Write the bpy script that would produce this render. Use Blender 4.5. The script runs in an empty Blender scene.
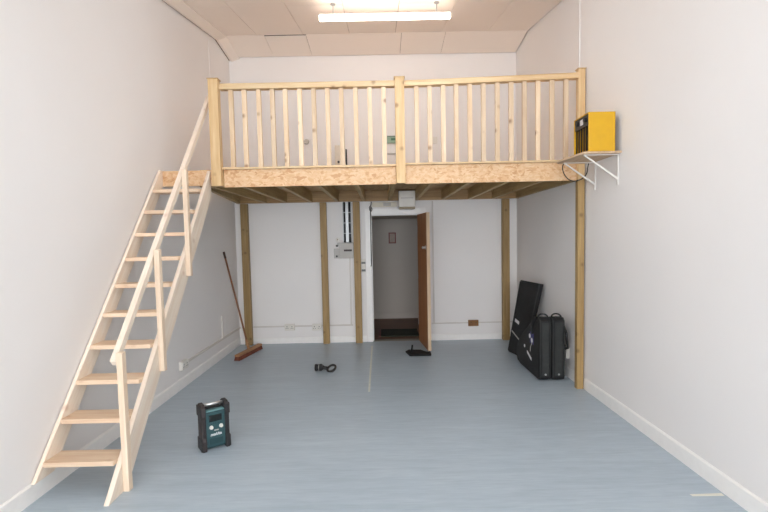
import bpy, bmesh, math, random
from mathutils import Vector, Matrix, Euler

random.seed(4)
S = bpy.context.scene
COL = S.collection
V = Vector

# room dimensions (metres)
XL, XR, YB, YF = -2.115, 1.98, 6.73, -4.2
RIDGE_Y, RIDGE_Z, SLOPE, BACK_Z, FLAT_Y = 6.17, 4.19, 0.165, 4.125, 0.6


def ceil_z(y):
    if y > RIDGE_Y:
        return RIDGE_Z + (BACK_Z - RIDGE_Z) * (y - RIDGE_Y) / (YB - RIDGE_Y)
    return RIDGE_Z - SLOPE * (RIDGE_Y - max(y, FLAT_Y))


def lin(r, g, b):
    f = lambda c: (c / 255 / 12.92) if c / 255 <= 0.04045 else ((c / 255 + 0.055) / 1.055) ** 2.4
    return (f(r), f(g), f(b), 1.0)


# ---------------------------------------------------------------- materials
class NT:
    def __init__(self, name):
        self.m = bpy.data.materials.new(name)
        self.m.use_nodes = True
        self.t = self.m.node_tree
        self.b = self.t.nodes['Principled BSDF']

    def n(self, typ, **kw):
        nd = self.t.nodes.new(typ)
        for k, v in kw.items():
            setattr(nd, k, v)
        return nd

    def l(self, a, b):
        self.t.links.new(a, b)

    def math(self, op, a, b=None):
        nd = self.n('ShaderNodeMath', operation=op)
        for i, x in enumerate((a, b)):
            if x is None:
                continue
            if isinstance(x, (int, float)):
                nd.inputs[i].default_value = x
            else:
                self.l(x, nd.inputs[i])
        return nd.outputs[0]

    def ramp(self, fac, stops):
        nd = self.n('ShaderNodeValToRGB')
        el = nd.color_ramp.elements
        while len(el) < len(stops):
            el.new(0.5)
        for e, (p, c) in zip(el, stops):
            e.position = p
            e.color = c if len(c) == 4 else (*c, 1)
        self.l(fac, nd.inputs[0])
        return nd.outputs[0]

    def mix(self, fac, a, b, typ='MIX'):
        nd = self.n('ShaderNodeMix', data_type='RGBA', blend_type=typ)
        for s, x in ((nd.inputs[0], fac), (nd.inputs[6], a), (nd.inputs[7], b)):
            if isinstance(x, (int, float)):
                s.default_value = x
            elif isinstance(x, tuple):
                s.default_value = x
            else:
                self.l(x, s)
        return nd.outputs[2]

    def noise(self, vec, scale, detail=3.0, rough=0.5, dist=0.0):
        nd = self.n('ShaderNodeTexNoise')
        nd.inputs['Scale'].default_value = scale
        nd.inputs['Detail'].default_value = detail
        nd.inputs['Roughness'].default_value = rough
        nd.inputs['Distortion'].default_value = dist
        if vec is not None:
            self.l(vec, nd.inputs['Vector'])
        return nd.outputs[0]

    def bump(self, h, strength, dist=0.01):
        nd = self.n('ShaderNodeBump')
        nd.inputs['Strength'].default_value = strength
        nd.inputs['Distance'].default_value = dist
        self.l(h, nd.inputs['Height'])
        self.l(nd.outputs[0], self.b.inputs['Normal'])

    def obj_coord(self):
        return self.n('ShaderNodeTexCoord').outputs['Object']

    def scaled(self, vec, sx, sy, sz):
        nd = self.n('ShaderNodeMapping')
        nd.inputs['Scale'].default_value = (sx, sy, sz)
        self.l(vec, nd.inputs['Vector'])
        return nd.outputs[0]


def plain(name, rgb, rough=0.5, metal=0.0, bump=0.0, bscale=300.0, var=0.06):
    a = NT(name)
    c = lin(*rgb)
    co = a.obj_coord()
    f = a.noise(co, 18.0, 3.0)
    dark = tuple(x * (1 - var) for x in c[:3]) + (1,)
    lite = tuple(min(1, x * (1 + var)) for x in c[:3]) + (1,)
    a.l(a.ramp(f, [(0.3, dark), (0.7, lite)]), a.b.inputs['Base Color'])
    a.b.inputs['Roughness'].default_value = rough
    a.b.inputs['Metallic'].default_value = metal
    if bump:
        a.bump(a.noise(co, bscale, 2.0), bump, 0.002)
    return a.m


def paint(name, rgb, rough=0.6):
    """matt emulsion over slightly uneven plaster with a few scuffs"""
    a = NT(name)
    co = a.obj_coord()
    c = lin(*rgb)
    big = a.noise(co, 0.9, 4.0, 0.55)
    base = a.ramp(big, [(0.3, tuple(x * 0.975 for x in c[:3]) + (1,)), (0.7, c)])
    sc = a.noise(a.scaled(co, 1, 1, 0.35), 7.0, 6.0, 0.7)
    fac = a.ramp(sc, [(0.68, (0, 0, 0, 1)), (0.80, (0.25, 0.25, 0.25, 1))])
    col = a.mix(fac, base, tuple(x * 0.86 for x in c[:3]) + (1,))
    a.l(col, a.b.inputs['Base Color'])
    a.b.inputs['Roughness'].default_value = rough
    a.bump(a.noise(co, 60.0, 4.0, 0.6), 0.05, 0.004)
    return a.m


def wood(name, light, dark, axis, knot=(120, 72, 34), knots=0.5, rough=0.55, streak=26.0, tone=0.10):
    """sawn softwood: fine streaks along AXIS, some knots, tone differs a little per piece"""
    a = NT(name)
    ax = V(axis).normalized()
    e1 = ax.cross(V((0.31, 0.87, 0.38))).normalized()
    e2 = ax.cross(e1)
    co = a.obj_coord()
    rnd = a.n('ShaderNodeObjectInfo').outputs['Random']
    off = a.n('ShaderNodeCombineXYZ')
    for i, k in enumerate((17.0, 9.0, 5.0)):
        a.l(a.math('MULTIPLY', rnd, k), off.inputs[i])
    add = a.n('ShaderNodeVectorMath', operation='ADD')
    a.l(co, add.inputs[0])
    a.l(off.outputs[0], add.inputs[1])
    comp = a.n('ShaderNodeCombineXYZ')
    for i, (d, s) in enumerate(((ax, 0.05), (e1, 1.0), (e2, 1.0))):
        dt = a.n('ShaderNodeVectorMath', operation='DOT_PRODUCT')
        a.l(add.outputs[0], dt.inputs[0])
        dt.inputs[1].default_value = d * s
        a.l(dt.outputs['Value'], comp.inputs[i])
    vec = comp.outputs[0]
    g1 = a.noise(vec, streak, 5.0, 0.6, 0.4)
    g2 = a.noise(vec, streak * 4, 2.0, 0.5)
    g = a.math('ADD', a.math('MULTIPLY', g1, 0.75), a.math('MULTIPLY', g2, 0.25))
    L, D = lin(*light), lin(*dark)
    M = tuple((x + y) / 2 for x, y in zip(L, D))
    col = a.ramp(g, [(0.34, D), (0.5, M), (0.66, L)])
    # knots
    vo = a.n('ShaderNodeTexVoronoi', feature='F1')
    vo.inputs['Scale'].default_value = 1.0
    a.l(a.scaled(add.outputs[0], 6.5, 6.5, 6.5), vo.inputs['Vector'])
    kf = a.ramp(vo.outputs['Distance'], [(0.07, (knots, knots, knots, 1)), (0.13, (knots * .45,) * 3 + (1,)), (0.2, (0, 0, 0, 1))])
    col = a.mix(kf, col, lin(*knot))
    # tone of each piece
    t = a.math('ADD', a.math('MULTIPLY', rnd, tone * 2), 1.0 - tone)
    cc = a.n('ShaderNodeCombineXYZ')
    for i in range(3):
        a.l(t, cc.inputs[i])
    col = a.mix(1.0, col, cc.outputs[0], 'MULTIPLY')
    a.l(col, a.b.inputs['Base Color'])
    a.b.inputs['Roughness'].default_value = rough
    a.bump(g, 0.12, 0.003)
    return a.m


def osb(name, cols, scale=34.0, rough=0.6):
    a = NT(name)
    co = a.obj_coord()
    w = a.n('ShaderNodeTexNoise')
    w.inputs['Scale'].default_value = 6.0
    a.l(co, w.inputs['Vector'])
    mv = a.n('ShaderNodeVectorMath', operation='MULTIPLY_ADD')
    a.l(w.outputs['Color'], mv.inputs[0])
    mv.inputs[1].default_value = (0.12, 0.12, 0.12)
    a.l(co, mv.inputs[2])
    layers = []
    for sc in ((1, 0.45, 1.6), (0.5, 1.1, 1.0)):
        vo = a.n('ShaderNodeTexVoronoi', feature='F1')
        vo.inputs['Scale'].default_value = scale
        a.l(a.scaled(mv.outputs[0], *sc), vo.inputs['Vector'])
        sep = a.n('ShaderNodeSeparateColor')
        a.l(vo.outputs['Color'], sep.inputs[0])
        layers.append(sep.outputs[0])
    f = a.math('ADD', a.math('MULTIPLY', layers[0], 0.6), a.math('MULTIPLY', layers[1], 0.4))
    n = len(cols) - 1
    col = a.ramp(f, [(0.12 + 0.76 * i / n, lin(*c)) for i, c in enumerate(cols)])
    a.l(col, a.b.inputs['Base Color'])
    a.b.inputs['Roughness'].default_value = rough
    a.bump(f, 0.1, 0.002)
    return a.m


def floor_mat():
    """blue grey sheet vinyl, streaked across the room"""
    a = NT('blue_grey_vinyl')
    co = a.obj_coord()
    s1 = a.noise(a.scaled(co, 0.9, 9.0, 1), 1.6, 6.0, 0.62, 0.5)
    s2 = a.noise(a.scaled(co, 4.0, 34.0, 1), 1.6, 4.0, 0.6, 0.3)
    s3 = a.noise(co, 0.7, 3.0)
    f = a.math('ADD', a.math('ADD', a.math('MULTIPLY', s1, 0.45), a.math('MULTIPLY', s2, 0.35)), a.math('MULTIPLY', s3, 0.2))
    col = a.ramp(f, [(0.33, lin(158, 173, 184)), (0.5, lin(172, 186, 197)), (0.66, lin(185, 198, 207))])
    a.l(col, a.b.inputs['Base Color'])
    a.l(a.ramp(s1, [(0.3, (0.32,) * 3), (0.7, (0.42,) * 3)]), a.b.inputs['Roughness'])
    a.bump(s2, 0.015, 0.001)
    return a.m


def emit(name, rgb, strength):
    a = NT(name)
    a.b.inputs['Base Color'].default_value = (0.9, 0.9, 0.9, 1)
    a.b.inputs['Emission Color'].default_value = lin(*rgb)
    a.b.inputs['Emission Strength'].default_value = strength
    return a.m


SD = V((0, 0.845, 1)).normalized()          # direction up the stair
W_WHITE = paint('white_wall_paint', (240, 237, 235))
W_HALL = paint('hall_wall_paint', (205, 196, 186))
TRIM = plain('white_gloss_trim', (246, 244, 241), 0.35, var=0.02)
TRUNK = plain('trunking_plastic', (214, 208, 202), 0.45, var=0.02)
CEIL = paint('ceiling_board', (250, 240, 230), 0.8)
FLOOR = floor_mat()
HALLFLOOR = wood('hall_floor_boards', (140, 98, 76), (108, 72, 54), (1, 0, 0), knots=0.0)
PINE = [(240, 217, 190), (222, 188, 156)]
ST_SLOPE = wood('stair_pine_slope', (249, 236, 220), (237, 216, 194), SD, knot=(176, 122, 84), knots=0.35)
ST_X = wood('stair_pine_tread', *PINE, (1, 0, 0), knot=(176, 122, 84), knots=0.3)
ST_Z = wood('stair_pine_upright', (243, 225, 202), (228, 200, 172), (0, 0, 1), knot=(176, 122, 84), knots=0.3)
RAIL = [(226, 202, 162), (204, 168, 122)]
RL_X = wood('rail_pine', *RAIL, (1, 0, 0), knot=(122, 76, 38), knots=0.6)
RL_Z = wood('baluster_pine', (228, 206, 178), (210, 180, 144), (0, 0, 1), knot=(118, 74, 40), knots=0.75, tone=0.12)
NW_Z = wood('newel_pine', (220, 192, 148), (196, 158, 108), (0, 0, 1), knot=(122, 76, 38), knots=0.7)
TREATED = wood('treated_post', (174, 145, 96), (142, 112, 66), (0, 0, 1), knot=(90, 62, 32), knots=0.6)
JOIST = wood('joist_timber', (192, 165, 116), (154, 126, 80), (0, 1, 0), knot=(96, 66, 36), knots=0.5)
LEDGER = wood('ledger_timber', (180, 148, 104), (140, 108, 70), (1, 0, 0), knot=(96, 66, 36), knots=0.5)
OSB = osb('osb_fascia', [(198, 150, 106), (216, 176, 134), (224, 192, 154), (210, 168, 124)])
OSB_D = osb('osb_deck', [(150, 118, 76), (178, 144, 98), (194, 162, 116), (164, 130, 86)], 24.0)
BEECH = wood('shelf_board', (206, 180, 150), (180, 150, 120), (0, 1, 0), knots=0.0)
DOORW = wood('door_veneer', (176, 120, 76), (148, 94, 54), (0, 0, 1), knot=(130, 80, 44), knots=0.2)
DOOREDGE = wood('door_lipping', (212, 188, 158), (192, 164, 132), (0, 0, 1), knots=0.0)
WHITEPL = plain('white_plastic', (228, 224, 216), 0.4, var=0.02)
GREYPL = plain('grey_plastic', (186, 182, 176), 0.45, var=0.03)
GREYMET = plain('galvanised_steel', (176, 178, 178), 0.4, 0.6, var=0.08)
WHITEMET = plain('white_bracket_metal', (226, 222, 216), 0.4, var=0.02)
BLACKPL = plain('black_rubber', (30, 30, 32), 0.55, var=0.15)
BROWNGR = plain('dark_bumper_rubber', (46, 40, 40), 0.6, var=0.15)
FABRIC = plain('black_nylon', (26, 26, 27), 0.75, bump=0.4, bscale=420, var=0.25)
GUSSET = plain('charcoal_nylon', (44, 46, 45), 0.7, bump=0.4, bscale=420, var=0.2)
PIPING = plain('black_piping', (18, 18, 18), 0.5)
CABLE = plain('black_cable', (24, 26, 28), 0.5)
YELLOW = plain('yellow_enamel', (212, 163, 22), 0.42, var=0.03)
DARKMET = plain('dark_grille_metal', (52, 50, 48), 0.4, 0.5, var=0.2)
HEATIN = plain('heater_inside', (112, 84, 36), 0.6, var=0.2)  # yellow reflected off the casing is put into this colour
CHROME = plain('brushed_silver', (206, 206, 206), 0.28, 0.85, var=0.04)
TEAL = plain('dark_teal_plastic', (42, 76, 80), 0.45, var=0.06)
TEALD = plain('deep_teal_plastic', (26, 58, 64), 0.45, var=0.06)
SCREEN = plain('dark_display', (18, 24, 26), 0.15)
BRASS = plain('brown_metal', (132, 92, 54), 0.4, 0.4, var=0.1)
REDWOOD = plain('reddish_frame', (124, 52, 44), 0.5, var=0.08)
PAPER = plain('pale_print', (186, 168, 156), 0.8, var=0.15)
GREEN = plain('pale_green_plastic', (148, 176, 156), 0.5, var=0.05)
MATG = plain('dark_green_mat', (46, 50, 40), 0.95, bump=0.6, bscale=200, var=0.3)
BLUE = plain('navy_label', (58, 56, 112), 0.6, var=0.1)
LABELW = plain('white_label', (222, 220, 222), 0.6, var=0.03)
GAPDARK = plain('gap_dark_brown', (92, 64, 48), 0.8, var=0.2)
TAPE = plain('faded_tape', (216, 218, 208), 0.6, var=0.08)
TAPEY = plain('cream_tape', (226, 224, 212), 0.6, var=0.05)
BRISTLE = plain('red_brown_bristle', (112, 62, 44), 0.85, bump=0.8, bscale=260, var=0.4)
BROOMW = wood('broom_wood', (186, 140, 96), (150, 104, 68), (0.2, 0.98, 0), knots=0.0)
BROOMH = wood('broom_handle_wood', (158, 108, 72), (122, 78, 50), (-0.22, 0, 1), knots=0.0)
LAMPGLOW = emit('lamp_diffuser', (255, 235, 220), 20.0)
LAMPADDED = emit('added_lamp_diffuser', (238, 246, 255), 27.0)  # glow of the two battens added above the view


# ---------------------------------------------------------------- mesh helpers
class MB:
    def __init__(self):
        self.bm = bmesh.new()

    def box(self, a, b, rot=None, piv=None):
        """axis box from corner a to corner b, optionally turned by matrix ROT about PIV"""
        a, b = V(a), V(b)
        r = bmesh.ops.create_cube(self.bm, size=1.0)
        d, c = b - a, (a + b) / 2
        for v in r['verts']:
            v.co = V((v.co.x * d.x, v.co.y * d.y, v.co.z * d.z)) + c
            if rot is not None:
                p = V(piv) if piv is not None else c
                v.co = rot @ (v.co - p) + p
        return self

    def prism(self, pts, off):
        """polygon PTS (3D, planar) extruded by vector OFF"""
        off = V(off)
        a = [self.bm.verts.new(V(p)) for p in pts]
        b = [self.bm.verts.new(V(p) + off) for p in pts]
        n = len(pts)
        self.bm.faces.new(a)
        self.bm.faces.new(b[::-1])
        for i in range(n):
            self.bm.faces.new((a[i], b[i], b[(i + 1) % n], a[(i + 1) % n]))
        return self

    def tube(self, path, r, seg=10, r2=None, caps=True, closed=False):
        path = [V(p) for p in path]
        n = len(path)
        rings = []
        up = None
        for i, p in enumerate(path):
            if closed:
                t = path[(i + 1) % n] - path[i - 1]
            else:
                t = path[min(i + 1, n - 1)] - path[max(i - 1, 0)]
            t.normalize()
            if up is None:
                up = t.cross(V((0.2, 0.4, 0.9)))
                if up.length < 0.1:
                    up = t.cross(V((1, 0, 0)))
            up = (up - t * up.dot(t)).normalized()
            w = t.cross(up)
            rr = r if r2 is None else r + (r2 - r) * i / max(1, n - 1)
            if isinstance(r, (list, tuple)):
                rr = r[i]
            rings.append([self.bm.verts.new(p + (up * math.cos(k * 2 * math.pi / seg) + w * math.sin(k * 2 * math.pi / seg)) * rr) for k in range(seg)])
        m = n if closed else n - 1
        for i in range(m):
            A, B = rings[i], rings[(i + 1) % n]
            for k in range(seg):
                self.bm.faces.new((A[k], A[(k + 1) % seg], B[(k + 1) % seg], B[k]))
        if caps and not closed:
            self.bm.faces.new(rings[0][::-1])
            self.bm.faces.new(rings[-1])
        return self

    def xf(self, mat):
        self.bm.transform(mat)
        return self

    def obj(self, name, mat, parent=None, bevel=0.0, smooth=False, mat_world=False):
        """link as one mesh object; vertices are given in world space and made local to PARENT (an Empty, unrotated chain)"""
        bm = self.bm
        bmesh.ops.recalc_face_normals(bm, faces=bm.faces[:])
        org = V((0, 0, 0))
        if parent is None:
            xs = [v.co for v in bm.verts]
            lo = V([min(c[i] for c in xs) for i in range(3)])
            hi = V([max(c[i] for c in xs) for i in range(3)])
            org = V(((lo.x + hi.x) / 2, (lo.y + hi.y) / 2, lo.z))
        else:
            org = world_loc(parent)
        bm.transform(Matrix.Translation(-org))
        if smooth:
            for f in bm.faces:
                f.smooth = True
        me = bpy.data.meshes.new(name)
        bm.to_mesh(me)
        bm.free()
        me.materials.append(mat)
        o = bpy.data.objects.new(name, me)
        COL.objects.link(o)
        if parent is None:
            o.location = org
        else:
            o.parent = parent
        if bevel:
            md = o.modifiers.new('edge', 'BEVEL')
            md.width = bevel
            md.segments = 2
            md.limit_method = 'ANGLE'
            md.angle_limit = math.radians(40)
        return o


def world_loc(o):
    p = V((0, 0, 0))
    while o is not None:
        p = p + o.location
        o = o.parent
    return p


def struct(o):
    o['kind'] = 'structure'
    return o


def tag(o, label, cat, group=None):
    o['label'] = label
    o['category'] = cat
    if group:
        o['group'] = group
    return o


def thing(name, loc, label, cat, group=None):
    o = bpy.data.objects.new(name, None)
    o.empty_display_size = 0.1
    o.location = loc
    COL.objects.link(o)
    return tag(o, label, cat, group)


def box(a, b):
    return MB().box(a, b)


# ---------------------------------------------------------------- the room
struct(box((XL - 0.15, YF - 0.15, -0.12), (XR + 0.15, YB, 0.0)).obj('floor', FLOOR))

# side walls follow the sloping ceiling line
prof = [(YF - 0.15, 0), (YB + 0.12, 0), (YB + 0.12, BACK_Z + 0.08), (RIDGE_Y, RIDGE_Z + 0.08), (FLAT_Y, ceil_z(FLAT_Y) + 0.08), (YF - 0.15, ceil_z(YF) + 0.08)]
struct(MB().prism([(XL - 0.15, y, z) for y, z in prof], (0.15, 0, 0)).obj('wall_left', W_WHITE))
struct(MB().prism([(XR, y, z) for y, z in prof], (0.15, 0, 0)).obj('wall_right', W_WHITE))

# back wall with the doorway
DX0, DX1, DZ = -0.145, 0.575, 1.865
m = MB()
m.box((XL, YB, 0), (DX0 - 0.02, YB + 0.12, BACK_Z + 0.08)).box((DX1 + 0.02, YB, 0), (XR, YB + 0.12, BACK_Z + 0.08)).box((DX0 - 0.02, YB, DZ + 0.02), (DX1 + 0.02, YB + 0.12, BACK_Z + 0.08))
struct(m.obj('wall_back', W_WHITE))

# front wall behind the camera, with a wide shopfront opening that lets the daylight in
WX0, WX1, WZ0, WZ1 = -2.0, 1.87, 0.10, 2.85
zt = ceil_z(YF) + 0.08
m = MB()
m.box((XL, YF - 0.15, 0), (WX0, YF, zt)).box((WX1, YF - 0.15, 0), (XR, YF, zt)).box((WX0, YF - 0.15, 0), (WX1, YF, WZ0)).box((WX0, YF - 0.15, WZ1), (WX1, YF, zt))
struct(m.obj('wall_front', W_WHITE))
wf = MB()
for x in (WX0, -0.70, 0.55, WX1 - 0.05):
    wf.box((x, YF - 0.10, WZ0), (x + 0.05, YF - 0.05, WZ1))
for z in (WZ0, WZ1 - 0.05):
    wf.box((WX0, YF - 0.10, z), (WX1, YF - 0.05, z + 0.05))
struct(wf.obj('window_1', TRIM))

# ceiling: sloping panelled boards, 0.6 x 1.2 m, with open joints; backing above
m = MB()
rows = [YF]
y = RIDGE_Y
ys = [RIDGE_Y]
while y > YF:
    y -= 1.13
    ys.append(max(y, YF))
rows = sorted(set(ys + [FLAT_Y]))
random.seed(11)


def panel(x0, x1, y0, y1, dz):
    g = 0.0025
    x0, x1 = x0 + g, (x1 - g if x1 < XR else x1 - 0.012)
    y0, y1 = y0 + g, (y1 - g if y1 < YB else y1 - 0.016)
    pts = [(x0, y0, ceil_z(y0) + dz), (x1, y0, ceil_z(y0) + dz), (x1, y1, ceil_z(y1) + dz), (x0, y1, ceil_z(y1) + dz)]
    m.prism(pts, (0, 0, 0.012))


for j, (y0, y1) in enumerate(zip(rows[:-1], rows[1:])):
    xs = [XL, -1.56] + [-1.56 + 0.6 * k for k in range(1, 6)] + [XR]
    for x0, x1 in zip(xs[:-1], xs[1:]):
        panel(x0, x1, y0, y1, random.uniform(0, 0.0025))
xs = [XL, -1.47, -0.93, 0.32, 0.9, XR]
for i, (x0, x1) in enumerate(zip(xs[:-1], xs[1:])):
    panel(x0, x1, RIDGE_Y + (0.035 if i == 1 else 0.004), YB, random.uniform(0.0, 0.002))
ce = struct(m.obj('ceiling', CEIL))
m = MB()
m.prism([(XL, YF, ceil_z(YF) + 0.03), (XL, FLAT_Y, ceil_z(FLAT_Y) + 0.03), (XL, RIDGE_Y, RIDGE_Z + 0.03), (XL, YB, BACK_Z + 0.03), (XL, YB, BACK_Z + 0.09), (XL, RIDGE_Y, RIDGE_Z + 0.09), (XL, FLAT_Y, ceil_z(FLAT_Y) + 0.09), (XL, YF, ceil_z(YF) + 0.09)], (XR - XL, 0, 0))
struct(m.obj('ceiling_backing', GAPDARK))

# cornice board along the left wall, with a dark brown strip painting in the joint's shadow
for k, (y0, y1) in enumerate(((FLAT_Y, RIDGE_Y), (RIDGE_Y, YB), (YF, FLAT_Y))):
    m = MB()
    z0, z1 = ceil_z(y0), ceil_z(y1)
    e = 0.002
    m.prism([(XL + 0.014, y0, z0 - 0.042), (XL + 0.05, y0, z0 - 0.05), (XL + 0.155, y0, z0 - 0.014), (XL + 0.155, y0, z0 - e), (XL + 0.014, y0, z0 - e)], (0, y1 - y0, z1 - z0))
    struct(m.obj('trim_%d' % (1 + 2 * k), CEIL))
    m = MB()
    m.prism([(XL, y0, z0 - 0.034), (XL + 0.013, y0, z0 - 0.034), (XL + 0.013, y0, z0 - e), (XL, y0, z0 - e)], (0, y1 - y0, z1 - z0))
    struct(m.obj('trim_%d' % (2 + 2 * k), GAPDARK))

# skirting
def skirting(name, pts_a, pts_b, inward, h=0.112, t=0.013):
    (ax, ay), (bx, by) = pts_a, pts_b
    ix, iy = inward
    m = MB()
    prof = [(0, 0), (t, 0), (t, h - 0.012), (t * 0.45, h), (0, h)]
    m.prism([(ax + ix * d, ay + iy * d, z) for d, z in prof], (bx - ax, by - ay, 0))
    struct(m.obj(name, TRIM))


skirting('baseboard_left', (XL, YF), (XL, YB), (1, 0))
skirting('baseboard_right', (XR, YF), (XR, 4.44), (-1, 0))
skirting('baseboard_right_rear', (XR, 4.51), (XR, YB), (-1, 0))
skirting('baseboard_back', (XL + 0.013, YB), (-0.24, YB), (0, -1), 0.09)
skirting('baseboard_back_right', (0.66, YB), (XR - 0.013, YB), (0, -1), 0.09)

# hall beyond the door
struct(box((-1.4, YB + 0.0, -0.12), (2.0, 8.75, -0.001)).obj('floor_hall', HALLFLOOR))
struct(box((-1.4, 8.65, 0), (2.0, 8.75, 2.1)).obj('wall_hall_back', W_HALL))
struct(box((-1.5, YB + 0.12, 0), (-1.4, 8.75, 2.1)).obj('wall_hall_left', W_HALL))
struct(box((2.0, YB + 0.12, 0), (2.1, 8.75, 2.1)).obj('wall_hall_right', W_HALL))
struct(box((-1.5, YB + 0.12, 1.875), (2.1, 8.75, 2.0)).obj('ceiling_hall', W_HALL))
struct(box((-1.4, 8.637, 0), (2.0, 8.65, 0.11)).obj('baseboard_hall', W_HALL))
struct(box((-1.4, YB + 0.001, -0.02), (2.0, YB + 0.12, 0.002)).obj('trim_9', plain('threshold', (150, 146, 136), 0.6)))

# door set: frame, architrave, leaf with handle and hinges
door = bpy.data.objects.new('door_1', None)
door.location = ((DX0 + DX1) / 2, YB, 0)
COL.objects.link(door)
struct(door)
m = MB()
m.box((DX0 - 0.02, YB - 0.005, 0.001), (DX0, YB + 0.12, DZ + 0.02)).box((DX1, YB - 0.005, 0.001), (DX1 + 0.02, YB + 0.12, DZ + 0.02)).box((DX0, YB - 0.005, DZ), (DX1, YB + 0.12, DZ + 0.02))
m.box((DX0, YB + 0.05, 0.001), (DX0 + 0.012, YB + 0.09, DZ)).box((DX0 + 0.012, YB + 0.05, DZ - 0.012), (DX1, YB + 0.09, DZ))
m.obj('door_frame', TRIM, door, 0.002)
m = MB()
m.box((DX0 - 0.085, YB - 0.02, 0.001), (DX0 - 0.006, YB - 0.0005, DZ + 0.09)).box((DX1 + 0.006, YB - 0.02, 0.001), (DX1 + 0.08, YB - 0.0005, DZ + 0.09)).box((DX0 - 0.006, YB - 0.02, DZ + 0.008), (DX1 + 0.006, YB - 0.0005, DZ + 0.09))
m.obj('architrave', TRIM, door, 0.003)
HP = V((0.526, 6.70, 0))                              # hinge line
ang = math.radians(90 + 6.0)                           # leaf swings into the room
LW, LT = 0.66, 0.044
R = Matrix.Rotation(ang, 4, 'Z')


def leafbox(a, b):
    mm = MB().box(a, b)
    return mm.xf(Matrix.Translation(HP) @ R)


# local frame: hinge at x=0, leaf runs to x=-LW
# before opening the leaf runs towards -X; opening swings its free edge towards the camera
leaf = leafbox((-LW + 0.006, -LT + 0.001, 0.012), (-0.006, -0.001, 1.852)).obj('door_leaf', DOORW, door, 0.0015)
leafbox((-LW - 0.002, -LT, 0.012), (-LW + 0.006, 0, 1.852)).obj('edge_lipping', DOOREDGE, leaf)
h = MB()
h.tube([(-LW + 0.06, 0.0, 1.39), (-LW + 0.06, 0.01, 1.39), (-LW + 0.06, 0.012, 1.39), (-LW + 0.06, 0.04, 1.39), (-LW + 0.06, 0.05, 1.39)], [0.026, 0.026, 0.012, 0.02, 0.016], 14)
h.xf(Matrix.Translation(HP) @ R)
h.obj('latch_knob', CHROME, leaf)
for z in (0.25, 0.93, 1.6):
    leafbox((-0.006, -0.035, z), (0.004, 0.003, z + 0.09)).obj('hinge', CHROME, leaf)

# ---------------------------------------------------------------- mezzanine
FY = 4.48                                              # front face of the fascia
mz = thing('mezzanine_platform', (0, 5.6, 0), 'timber mezzanine loft platform with chipboard fascia on wooden posts at back of room', 'mezzanine')
Z0, Z1 = 2.055, 2.2
MB().prism([(-1.74, FY + 0.02, Z1), (XR - 0.004, FY + 0.02, Z1), (XR - 0.004, YB - 0.004, Z1), (-2.06, YB - 0.004, Z1)], (0, 0, 0.018)).obj('deck_board', OSB_D, mz)
MB().prism([(-1.745, FY + 0.066, Z0), (-1.70, FY + 0.066, Z0), (-1.995, YB - 0.142, Z0), (-2.04, YB - 0.142, Z0)], (0, 0, Z1 - Z0 - 0.001)).obj('rim_joist', JOIST, mz)
box((-1.50, FY, Z0 - 0.01), (0.155, FY + 0.018, 2.212)).obj('fascia_board', OSB, mz, 0.001)
box((0.2445, FY, Z0 - 0.01), (1.899, FY + 0.018, 2.222)).obj('fascia_board', OSB, mz, 0.001)
box((-1.745, FY + 0.019, Z0), (XR - 0.09, FY + 0.064, Z1)).obj('front_beam', LEDGER, mz)
box((-2.04, YB - 0.14, Z0), (XR - 0.004, YB - 0.092, Z1)).obj('rear_beam', LEDGER, mz)
for x in (-1.66, -1.37, -1.01, -0.635, -0.26, 0.112, 0.492, 0.87, 1.25, 1.59, 1.925):
    box((x, FY + 0.066, Z0 + 0.002), (x + 0.045, YB - 0.142, Z1 - 0.001)).obj('joist', JOIST, mz)
# posts along the back wall, and the one that carries the front right corner
for xa, xb in ((-2.015, -1.915), (-0.875, -0.783), (-0.40, -0.303), (1.753, 1.855)):
    box((xa, YB - 0.09, 0.0), (xb, YB - 0.014, 2.053)).obj('support_post', TREATED, mz, 0.004)
m = MB()
m.box((1.900, 4.445, 0.0), (1.966, 4.505, 2.05))
m.obj('support_post', TREATED, mz, 0.004)
# landing at the head of the stair
box((XL + 0.012, 4.462, 2.062), (-1.595, 4.478, 2.208)).obj('landing_fascia', OSB, mz, 0.001)
box((XL + 0.004, 4.479, 2.075), (-1.75, 4.60, 2.205)).obj('landing_beam', LEDGER, mz)

# ---------------------------------------------------------------- balustrade on the mezzanine edge
bl = thing('balustrade', (0, 4.47, 2.2), 'pine balustrade with square newel posts and slim balusters along mezzanine edge', 'balustrade')
NY0, NY1 = 4.40, 4.478
for xa, xb, z0, z1, mt in ((-1.592, -1.502, 2.052, 3.042, NW_Z), (0.156, 0.244, 2.045, 3.025, NW_Z), (1.900, 1.966, 2.0515, 3.088, NW_Z)):
    y0, y1 = (NY0, NY1 + 0.0) if xa < 1 else (4.445, 4.505)
    nw = box((xa, y0, z0), (xb, y1, z1)).obj('newel_post', mt, bl, 0.003)
    cap = MB()
    cap.box((xa - 0.008, y0 - 0.008, z1 + 0.0005), (xb + 0.008, y1 + 0.008, z1 + 0.008))
    cap.obj('post_cap', NW_Z, nw, 0.002)
for xa, xb, za, zb in ((-1.502, 0.156, 2.988, 2.988), (0.244, 1.90, 2.985, 3.03)):
    m = MB()
    m.prism([(xa, 4.435, za - 0.03), (xa, 4.505, za - 0.03), (xa, 4.505, za + 0.012), (xa, 4.493, za + 0.026), (xa, 4.447, za + 0.026), (xa, 4.435, za + 0.012)], (xb - xa, 0, zb - za))
    m.obj('top_rail', RL_X, bl, 0.003)
for xa, xb in ((-1.502, 0.156), (0.244, 1.90)):
    z = 2.213 if xa < 0 else 2.2235
    box((xa, 4.45, z), (xb, 4.515, z + 0.018)).obj('bottom_rail', RL_X, bl, 0.002)
bal = None
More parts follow.
